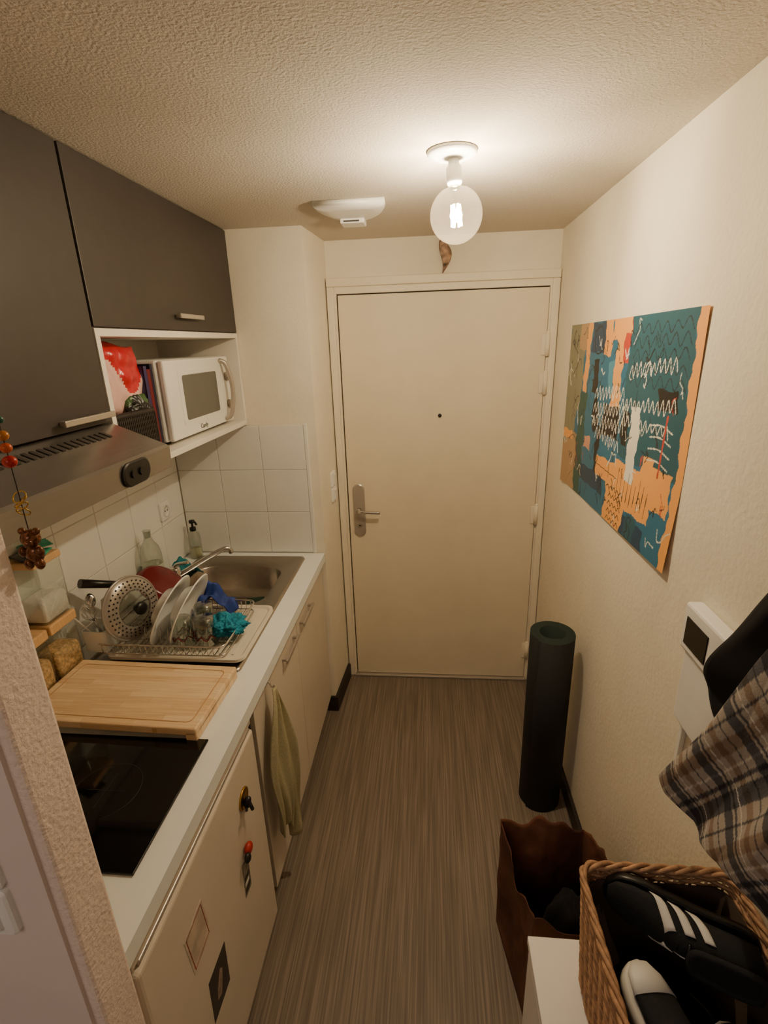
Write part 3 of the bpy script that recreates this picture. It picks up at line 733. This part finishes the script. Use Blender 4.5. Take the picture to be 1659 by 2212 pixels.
# towel
b=MB()
Lc=bez([(1.262,.822,0),(1.215,.74,0),(1.180,.60,0),(1.172,.46,0),(1.178,.33,0)],8); Rc=bez([(1.285,.822,0),(1.302,.70,0),(1.305,.52,0),(1.30,.36,0),(1.295,.20,0)],8)
def tow(u,v):
    k=v*(len(Lc)-1); i=min(int(k),len(Lc)-2); f=k-i
    l=Lc[i].lerp(Lc[i+1],f); r=Rc[i].lerp(Rc[i+1],f); p=l.lerp(r,u)
    z=p[1]
    if v>.8: z-=(v-.8)*5*.035*math.sin(u*9.5+.5)
    g=min(1,v*2.5)
    x=-.490+.030*u*g+g*(.013*math.sin(u*13+v*1.5)+.006*math.sin(u*27-v*3))+.006*math.sin(v*9+u*3)
    return V((x,p[0]+.006*math.sin(v*8),z))
b.grid(tow,48,40,M_towel); o=b.obj('kitchen_towel',label='pale olive waffle towel hanging from a hook on the cabinet',category='towel'); solid(o,.004)
b=MB(); b.tube(bez([(-.516,1.273,.84),(-.502,1.273,.838),(-.495,1.273,.822),(-.484,1.273,.83)],5),.003,M_chrome,8); b.box((-.517,1.26,.825),(-.513,1.286,.855),M_chrome,.001)
b.obj('towel_hook',label='small steel hook on the cabinet door',category='hook')

# ------------------------------------------------------------------ hanging charm
cx,cy=-.480,.523
t=thing('hanging_charm',(cx,cy,1.585),'beaded cord charm with small glittery brown bear pendant','charm')
MB().tube([(cx,cy,CH-.001),(cx,cy,2.0),(cx,cy,1.632)],.0006,M_base,6).obj('cord',t)
for z,r,c_ in ((1.762,.0055,(24,80,66)),(1.744,.0065,(180,110,34)),(1.730,.0065,(190,80,28)),(1.714,.008,(170,26,18))):
    MB().ball((cx,cy,z),r,mat('bead',c_,.15),14,(1,1,.9)).obj('bead',t)
b=MB()
for k in range(4):
    z=1.672-k*.006; b.tube([(cx+.008*math.cos(a*.52),cy+.008*math.sin(a*.52)*.6,z+.006*math.sin(a*.52+k)) for a in range(12)],.0008,M_gold,5,True)
b.obj('wire_ring',t)
Mbear=mat('brown_glitter_resin',(110,66,36),.2,metal=.4,var=.7,vscale=300)
b=MB(); b.ball((cx,cy,1.620),.0110,Mbear,16); b.ball((cx,cy,1.600),.0110,Mbear,16,(1,.8,1.15))
for s_ in (-1,1):
    b.ball((cx+s_*.009,cy,1.629),.0045,Mbear,10); b.ball((cx+s_*.011,cy-.004,1.604),.0050,Mbear,10,(1,1,1.4)); b.ball((cx+s_*.007,cy-.004,1.588),.0055,Mbear,10,(1,1,1.3))
b.ball((cx+.004,cy-.010,1.617),.005,Mbear,10); b.obj('bear_pendant',t)

# ------------------------------------------------------------------ poster
W,H=420,250
uu,vv=np.meshgrid(np.linspace(0,1,W+1),np.linspace(0,1,H+1))
img=np.zeros((H+1,W+1,3))
rng=np.random.RandomState(5)
def wob(seed,a=.006,f=30): return a*np.sin(f*vv+seed)+a*.6*np.sin(f*2.3*uu+seed*2)+a*.5*np.sin(f*3.1*vv+seed*3)
blue=lin((30,104,138)); dteal=lin((26,84,102)); org=lin((240,168,86)); tan=lin((176,142,104)); blk=lin((20,20,24)); wht=lin((226,222,208)); grn=lin((34,82,76)); red=lin((190,60,44)); olive=lin((132,128,104)); pink=lin((206,150,126)); lblue=lin((70,140,166)); navy=lin((22,60,92))
img[:]=blue
def rect(u0,v0,u1,v1,c,s=1):
    m=(uu+wob(s)>u0)&(uu+wob(s+1)<u1)&(vv+wob(s+2)>v0)&(vv+wob(s+4)<v1); img[m]=c
def ell(u0,v0,a,bb,c,s=1):
    m=((uu-u0+wob(s,.006))/a)**2+((vv-v0+wob(s+2,.006))/bb)**2<1; img[m]=c
def stroke(pts,wd,c):
    pts=np.array([(p[0],p[1]) for p in bez([(a,b_,0) for a,b_ in pts],6)])
    for a,b_ in zip(pts[:-1],pts[1:]):
        d=b_-a; L2=(d[0]*1.66)**2+d[1]**2+1e-9
        t_=np.clip(((uu-a[0])*1.66*d[0]*1.66+(vv-a[1])*d[1])/L2,0,1)
        q=((uu-a[0]-t_*d[0])*1.66)**2+(vv-a[1]-t_*d[1])**2
        img[q<wd*wd]=c
rect(0,0,.13,1.1,olive,1); rect(.06,.5,.17,1.1,olive,2); rect(-.1,-.1,.2,.28,tan,3); ell(.12,.22,.11,.14,tan,4); rect(.17,.0,.25,.62,grn,5)
rect(.10,.86,.2,1.1,tan,31)
rect(.19,.62,.235,1.1,org,6); rect(.0,.3,.1,.36,org,7); rect(.25,.84,.42,.99,navy,8); rect(.25,.1,.5,.2,navy,32); rect(.62,-.1,.97,.1,navy,33)
rect(.38,.82,.45,1.1,org,9); rect(.49,.56,.56,1.1,org,10); rect(.60,.35,.97,1.1,dteal,11); rect(.45,.9,.52,1.1,org,12); rect(.56,.80,.60,1.1,red,13); rect(.45,.93,.6,1.1,org,34)
rect(.44,.42,.58,.58,blk,14); rect(.30,.62,.35,.80,blk,15); ell(.36,.50,.035,.10,blk,16); rect(.39,.2,.43,.46,blk,17); rect(.45,.64,.49,.80,lblue,35)
rect(.60,.12,.86,.34,org,18); rect(.42,.20,.62,.31,org,19); rect(.54,-.1,.70,.2,org,20); rect(.67,.25,.73,.60,wht,21); rect(.84,.2,.95,.38,org,22); rect(.78,.3,.84,.42,org,36)
rect(.82,.62,.92,.70,blk,23); rect(.61,.42,.66,.58,blk,24); rect(.26,.30,.33,.38,pink,25); rect(.86,-.1,.97,.12,blue,37); rect(.73,-.1,.80,.12,dteal,38)
rect(.968,-.1,1.1,1.1,org,30)
for k in range(120):
    u0=rng.uniform(.02,.93); v0=rng.uniform(.03,.95); q=rng.rand(); c_=blk if q<.62 else (wht if q<.9 else red)
    p=[(u0,v0)]
    for _ in range(rng.randint(2,6)): p.append((p[-1][0]+rng.uniform(-.022,.022),p[-1][1]+rng.uniform(-.05,.05)))
    stroke(p,rng.uniform(.0018,.0036),c_)
def zig(u0,v0,u1,v1,n,amp,wd,c):
    p=[(u0+(u1-u0)*i/n,v0+(v1-v0)*i/n+(amp if i%2 else -amp)*(.5+.5*rng.rand())) for i in range(n+1)]; stroke(p,wd,c)
zig(.34,.62,.60,.66,18,.04,.0032,wht); zig(.34,.55,.64,.57,22,.04,.0032,wht); zig(.34,.48,.62,.50,20,.04,.003,wht); zig(.38,.42,.60,.40,16,.035,.003,wht); zig(.62,.76,.90,.80,20,.035,.003,wht); zig(.58,.60,.92,.64,24,.035,.003,wht); zig(.60,.53,.90,.54,20,.03,.003,wht)
for r_ in range(5): zig(.63,.72+r_*.055,.95,.73+r_*.055,12,.028,.0022,blk)
for r_ in range(5): zig(.57,.02+r_*.04,.68,.02+r_*.04,8,.012,.0028,blk)
stroke([(.40,.26),(.62,.24)],.002,blk)
for k in range(9): stroke([(.63+k*.026,.15+.01*(k%2)),(.632+k*.026,.30-.02*(k%3))],.0026,blk)
for v0 in (.50,.45,.40,.55): stroke([(.80,v0),(.86,v0+.01),(.92,v0-.01)],.003,wht)
stroke([(.875,.35),(.88,.5),(.885,.60)],.007,red)
stroke([(.02,.9),(.1,.8),(.05,.7)],.003,blk); stroke([(.06,.3),(.12,.34),(.18,.28),(.2,.18)],.003,blk); stroke([(.27,.95),(.34,.97),(.37,.86),(.30,.84),(.27,.95)],.004,blk)
b=MB()
PY0,PY1,PZ0,PZ1=2.165,1.145,1.262,1.872
def pf(u,v):
    curl=.010*max(0,(.35-v))*max(0,u-.3)*4+.002*math.sin(u*5)*math.sin(v*4)+.003
    curl+=.012*max(0,.08-u)/.08*0.6
    return V((.567-curl,PY0+(PY1-PY0)*u+.012*(1-v)*(u-.5),PZ0+(PZ1-PZ0)*v+.010*u*v+.02*(u)*(1-v)-.015*(1-u)*(1-v)))
b.grid(pf,W,H,M_poster,smooth=True)
pat=np.ones(((H+1)*(W+1),4)); pat[:,:3]=img.reshape(-1,3)
b.obj('wall_poster',label='large abstract painted poster in teal, orange, black and white',category='poster',pattern=pat)

# ------------------------------------------------------------------ intercom
t=thing('wall_intercom',(.55,.88,1.0),'white wall intercom panel with small dark display','intercom')
b=MB(); b.box((.532,.785,1.195),(.5665,.985,1.300),M_plast,.006); b.obj('upper_housing',t)
b=MB(); b.box((.530,.885,1.212),(.5325,.968,1.274),M_screen,.001); b.obj('display',t)
b=MB(); b.box((.540,.80,1.02),(.5665,.975,1.195),M_plast,.005); b.obj('lower_cover',t)
b=MB(); b.box((.556,.955,.90),(.5668,.968,1.02),M_plast,.002); b.obj('cable_cover',t)

# ------------------------------------------------------------------ mat
b=MB(); cxm,cym=.450,1.672; n=170; turns=5.2; th=.0062
outer=[];inner=[]
for i in range(n+1):
    f=i/n; a=-2.4+turns*2*math.pi*f; r=.085-.0068*turns*f
    outer.append((cxm+r*math.cos(a),cym+r*math.sin(a))); inner.append((cxm+(r-th)*math.cos(a),cym+(r-th)*math.sin(a)))
HM=.79
vs=[];fs_o=[];fs_i=[];fs_t=[]
for i in range(n+1):
    vs+= [(*outer[i],.001),(*outer[i],HM),(*inner[i],HM),(*inner[i],.001)]
for i in range(n):
    a=i*4;c_=a+4
    fs_o.append([a,c_,c_+1,a+1]); fs_t.append([a+1,c_+1,c_+2,a+2]); fs_i.append([a+2,c_+2,c_+3,a+3]); fs_t.append([a+3,c_+3,c_,a])
b.add(vs,fs_o,M_mat,smooth=True); b.add(vs,fs_i,M_matg,smooth=True); b.add(vs,fs_t,M_matg); b.add(vs,[[0,1,2,3],[n*4,n*4+1,n*4+2,n*4+3]],M_mat)
b.obj('exercise_mat',label='rolled black exercise mat with green inner face standing upright',category='exercise mat')

# ------------------------------------------------------------------ paper bag
t=thing('paper_bag',(.35,1.04,0),'large slouched open brown kraft paper bag','paper bag')
base=[(.215,1.17),(.47,1.20),(.515,.94),(.262,.91)]
def side(k):
    p,q=V((*base[k],0)),V((*base[(k+1)%4],0)); c=V((.365,1.055,0))
    def f(u,v):
        P=p.lerp(q,u)
        ang=math.atan2(P.y-c.y,P.x-c.x)
        top=.405+.030*math.sin(ang+.15)+.020*math.sin(ang*3+1)+.018*math.sin(ang*5)+.012*math.sin(ang*11)
        P.z=v*top
        out=(P-c); out.z=0; e=math.sin(math.pi*u)
        pz=V((P.x*8,P.y*8,P.z*6))
        n=noise.noise(pz)*.020*min(1,v*2)+abs(noise.noise(pz*2.3))*.014*min(1,v*2)
        wob_=(-.032*math.sin(math.pi*v)*e)+n*(.45+.55*e)-.010*max(0,v-.75)*4*math.sin(ang*2+.5)
        P+=out.normalized()*wob_; return P
    return f
b=MB()
for k in range(4): b.grid(side(k),30,36,M_paper,smooth=True)
b.add([(x,y,.003) for x,y in base],[[0,1,2,3]],M_paper)
o=b.obj('bag_body',t); solid(o,.0015)
lump((.395,1.025,.18),(.14,.13,.34),M_bfab,'folded_clothes','black folded fabric stuffed inside the paper bag','clothes',21,.2,2)

# ------------------------------------------------------------------ shoe cabinet, wicker basket, shoes
t=thing('shoe_cabinet',(.38,.4,0),'low white cabinet under the wicker basket','cabinet')
b=MB(); b.box((.205,.02,.60),(.549,.748,.62),M_white,.002); b.obj('top_board',t)
b=MB(); b.box((.215,.03,.02),(.549,.740,.60),M_white,.001); b.obj('body',t)
for y0,y1 in ((.035,.383),(.387,.735)):
    dd=MB().box((.206,y0,.03),(.214,y1,.592),M_white,.002).obj('door',t)
    MB().cyl((.206,(y0+.03 if y0>.2 else y1-.03),.45),(.192,(y0+.03 if y0>.2 else y1-.03),.45),.008,M_alu).obj('knob',dd)
t=thing('wicker_basket',(.41,.46,.62),'light brown wicker basket filled with shoes','basket')
bx0,bx1,by0,by1,bz0,bz1=.272,.550,.22,.712,.622,.90
def per(s,ins):
    P=rrect((bx0+bx1)/2,(by0+by1)/2,(bx1-bx0)/2-ins,(by1-by0)/2-ins,.03,5); return P
def resample(P,n):
    P=[V((*p,0)) for p in P]; P.append(P[0]); L_=[0]
    for a,c_ in zip(P[:-1],P[1:]): L_.append(L_[-1]+(c_-a).length)
    out=[]; j=0
    for i in range(n):
        s=L_[-1]*i/n
        while L_[j+1]<s: j+=1
        f=(s-L_[j])/(L_[j+1]-L_[j]+1e-9); out.append(P[j].lerp(P[j+1],f))
    return out
NS=52; b=MB()
cc=V(((bx0+bx1)/2,(by0+by1)/2,0))
rows=34
for r_ in range(rows):
    z=bz0+.005+(bz1-bz0-.026)*r_/(rows-1); ins=.016*(1-r_/(rows-1))+.005
    P=resample(per(0,ins),NS*4); pts=[]
    for i,p in enumerate(P):
        d=(p-cc).normalized(); ph=math.cos(math.pi*(i/4.0)+ (math.pi if r_%2 else 0)); q=p+d*.0035*ph; q.z=z+.0015*math.sin(i*.7+r_); pts.append(q)
    b.tube(pts,.0038,M_wicker,5,True)
st0=resample(per(0,.020),NS); st1=resample(per(0,.005),NS)
for a,c_ in zip(st0,st1):
    b.tube([(a.x,a.y,bz0),(c_.x,c_.y,bz1-.01)],.0026,M_wicker,6)
P0=[(x,y,bz0) for x,y in per(0,.02)]
b.add(P0,[list(range(len(P0)))],M_wicker); b.obj('woven_sides',t)
b=MB(); Pr=resample(per(0,.004),240)
for k in range(3):
    pts=[]
    for i,p in enumerate(Pr):
        d=(p-cc).normalized(); a=i*.40+k*2.094; pts.append(V((p.x,p.y,bz1-.008))+d*.005*math.cos(a)+V((0,0,1))*.005*math.sin(a))
    b.tube(pts,.0042,M_wicker,6,True)
b.obj('braided_rim',t)
b=MB(); b.loft([[(x,y,bz0+.006) for x,y in per(0,.032)],[(x,y,bz1-.03) for x,y in per(0,.014)],[(x,y,bz1-.03) for x,y in per(0,.016)],[(x,y,bz0+.008) for x,y in per(0,.034)]],M_brownf); b.obj('fabric_lining',t)

def sneaker(loc,rz,ry,rx,label,mu,ms,mstr,sc=.9,toe=False):
    t=thing('sneaker',loc,label,'shoe','sneakers in the wicker basket')
    T=Matrix.Translation(V(loc))@Matrix.Rotation(rz,4,'Z')@Matrix.Rotation(ry,4,'Y')@Matrix.Rotation(rx,4,'X')@Matrix.Scale(sc,4)
    st=[(-.135,.012,.02,.055),(-.13,.028,.014,.085),(-.11,.034,.012,.10),(-.07,.034,.012,.092),(-.03,.036,.012,.088),(.01,.040,.012,.080),(.05,.045,.012,.062),(.09,.045,.012,.048),(.12,.036,.013,.038),(.135,.018,.016,.03)]
    def ring(x,w_,z0,z1,gr=0):
        r=[]
        for i in range(20):
            a=2*math.pi*i/20; ca,sa=math.cos(a),math.sin(a)
            zz=(z0+z1)/2+((z1-z0)/2+gr)*sa; ww=(w_+gr)*(1-.35*max(0,sa))
            r.append((x,ww*(abs(ca)**.7)*(1 if ca>0 else -1),zz))
        return r
    MB().loft([ring(*q) for q in st],mu,M=T).obj('upper',t)
    P=[(-.14,.0),(-.13,.026),(-.1,.036),(-.04,.036),(.03,.042),(.08,.048),(.12,.038),(.143,.0),(.12,-.038),(.08,-.048),(.03,-.042),(-.04,-.036),(-.1,-.036),(-.13,-.026)]
    P=[(p.x,p.y) for p in bez([(*q,0) for q in P+[P[0]]],3)][:-1]
    MB().loft([[(x,y,0) for x,y in P],[(x*1.01,y*1.02,.010) for x,y in P],[(x,y,.020) for x,y in P]],ms,M=T).obj('sole',t)
    if toe:
        MB().loft([ring(x,w_,z0,z1,.002) for x,w_,z0,z1 in ((.088,.045,.012,.049),(.12,.036,.013,.038),(.137,.018,.016,.03))],ms,M=T).obj('toe_cap',t,label='rounded white toe cap')
    b=MB()
    P=[(-.128,.02),(-.1,.026),(-.05,.024),(-.02,.018),(-.02,-.018),(-.05,-.024),(-.1,-.026),(-.128,-.02)]
    P=bez([(x,y,.099-.10*(x+.13)*.9*.12) for x,y in P+[P[0]]],4)[:-1]
    b.tube([T@p for p in P],.006,mu,8,True); b.add([T@(p+V((0,0,.002))) for p in P],[list(range(len(P)))],M_dark); b.obj('collar',t)
    if mstr:
      for sd in (1,-1):
        b=MB()
        for k in range(3):
            x0=.050-k*.033
            def f(u,v,x0=x0,sd=sd):
                x=x0+.018*(u-.5)-.032*v; z=.022+(.050)*v
                i=0
                while i<len(st)-2 and st[i+1][0]<x: i+=1
                fr_=(x-st[i][0])/(st[i+1][0]-st[i][0]); w_=st[i][1]*(1-fr_)+st[i+1][1]*fr_; z0=st[i][2]; z1=st[i][3]*(1-fr_)+st[i+1][3]*fr_
                sa=max(-1,min(1,(z-(z0+z1)/2)/((z1-z0)/2))); ca=math.sqrt(max(0,1-sa*sa)); ww=w_*(1-.35*max(0,sa))*(ca**.7)
                return V((x,sd*(ww+.003),z))
            b.grid(f,3,12,mstr,T)
        o=b.obj('side_stripes',t,label='three slanted white stripes'); solid(o,.0015)
    b=MB()
    for k in range(5):
        x=-.015+k*.017; z=.0865-.013*k*.95
        b.tube(bez([T@V((x,-.02,z-.004)),T@V((x+.003,0,z+.005)),T@V((x,.02,z-.004))],4),.0028,M_swhite if ms==M_swhite else M_black,6)
    b.obj('laces',t)
    return t
sneaker((.435,.655,.858),math.pi-.4,0,-1.42,'black suede sneaker lying on its side showing three white stripes',M_shoe,M_black,M_swhite,.85)
sneaker((.352,.465,.800),1.72,-.22,.45,'black sneaker with white sole and rounded white toe cap',M_shoe,M_swhite,None,.9,True)
sneaker((.470,.40,.800),1.75,.0,-.1,'black striped sneaker standing on top of the pile',M_shoe,M_swhite,M_swhite,.9)
lump((.408,.46,.70),(.20,.40,.13),M_bfab,'dark_scarf','dark folded fabric at the bottom of the basket','scarf',31,.15,2)

# ------------------------------------------------------------------ coats
def cloth(name,Lp,Rp,xf,m,label,cat,pattern=None,nu=60,nv=80,th=.006,zf=None):
    Lc=bez([(*p,0) for p in Lp],10); Rc=bez([(*p,0) for p in Rp],10)
    def at(Cv,v):
        k=v*(len(Cv)-1); i=min(int(k),len(Cv)-2); return Cv[i].lerp(Cv[i+1],k-i)
    def f(u,v):
        p=at(Lc,v).lerp(at(Rc,v),u); return V((xf(u,v),p[0],p[1]+(zf(u,v) if zf else 0)))
    b=MB(); b.grid(f,nu,nv,m)
    pat=None
    if pattern:
        pat=np.ones(((nu+1)*(nv+1),4))
        for j in range(nv+1):
            for i in range(nu+1):
                p=f(i/nu,j/nv); pat[j*(nu+1)+i,:3]=pattern(i/nu,j/nv,p)
    o=b.obj(name,label=label,category=cat,pattern=pat); solid(o,th); return o
def tri(x): return abs((x%1)*2-1)*2-1
def plaid(u,v,p):
    a=.55; y=p.y; z=p.z; s=(y*math.cos(a)+z*math.sin(a)); r=(-y*math.sin(a)+z*math.cos(a))
    c=np.array(lin((164,154,143)))
    nv_=np.array([.15,.17,.23]); br=np.array([.66,.55,.48]); wh=np.array(lin((222,216,206)))
    def band(x,lo_,hi_): return lo_<(x/.125)%1<hi_
    for x in (s,r):
        if band(x,.0,.20): c=c*nv_**.8
        if band(x,.25,.30): c=c*nv_**.8
        if band(x,.52,.66): c=c*br
        if band(x,.385,.405): c=c*.25+wh*.75
        if band(x,.80,.83): c=c*nv_**.7
    return c
cloth('black_jacket',[(.60,1.72),(.70,1.50),(.775,1.36),(.825,1.255),(.825,1.20),(.78,1.15),(.70,1.03)],[(.50,1.72),(.42,1.50),(.38,1.30),(.36,1.2),(.36,1.15),(.36,1.1),(.38,1.0)],
   lambda u,v:.514+.012*tri(u*3.2+v*1.1)*min(1,v*3)+.004*math.sin(v*22+u*9),M_bfab,'black jacket hanging on the wall hook','jacket',th=.010)
cloth('plaid_shirt',[(.50,1.72),(.57,1.52),(.625,1.41),(.70,1.22),(.795,1.025)],[(.38,1.72),(.30,1.5),(.26,1.3),(.25,1.15),(.25,1.05)],
   lambda u,v:.452+(.012*math.cos(u*19+v*3)+.005*tri(u*5.3-v*.8))*min(1,v*1.5)+.003*math.sin(v*11+u*5),M_plaid,'grey and navy plaid flannel shirt hanging on the wall hook','shirt',plaid,220,280,.003,
   lambda u,v:-.02*v*v*math.sin(u*11))
t=thing('coat_rack',(.56,.45,1.70),'wooden wall rail with metal coat hooks','coat rack')
MB().box((.549,.20,1.70),(.567,.66,1.76),M_wood,.003).obj('rail',t)
for y in (.25,.42,.55):
    MB().tube(bez([(.55,y,1.735),(.50,y,1.72),(.44,y,1.70),(.425,y,1.715)],5),.005,M_alu,8).obj('hook',t)

# ------------------------------------------------------------------ camera
Yc=V((0.0874,0.3210,-0.9430)).normalized();Zc=V((-0.03081,0.94705,0.31961)).normalized()
Xc=Yc.cross(Zc).normalized(); Zc=Xc.cross(Yc)
cam=bpy.data.cameras.new('camera'); co=bpy.data.objects.new('camera',cam); COL.objects.link(co)
cam.sensor_fit='VERTICAL'; cam.sensor_height=24; cam.lens=1084/2212*24; cam.clip_start=.01
R=Matrix((Xc,Yc,Zc)).to_4x4()
co.matrix_world=Matrix.Translation((0,0,1.83))@R
S.camera=co
for o in S.objects:
    if 'wloc' in o: del o['wloc']
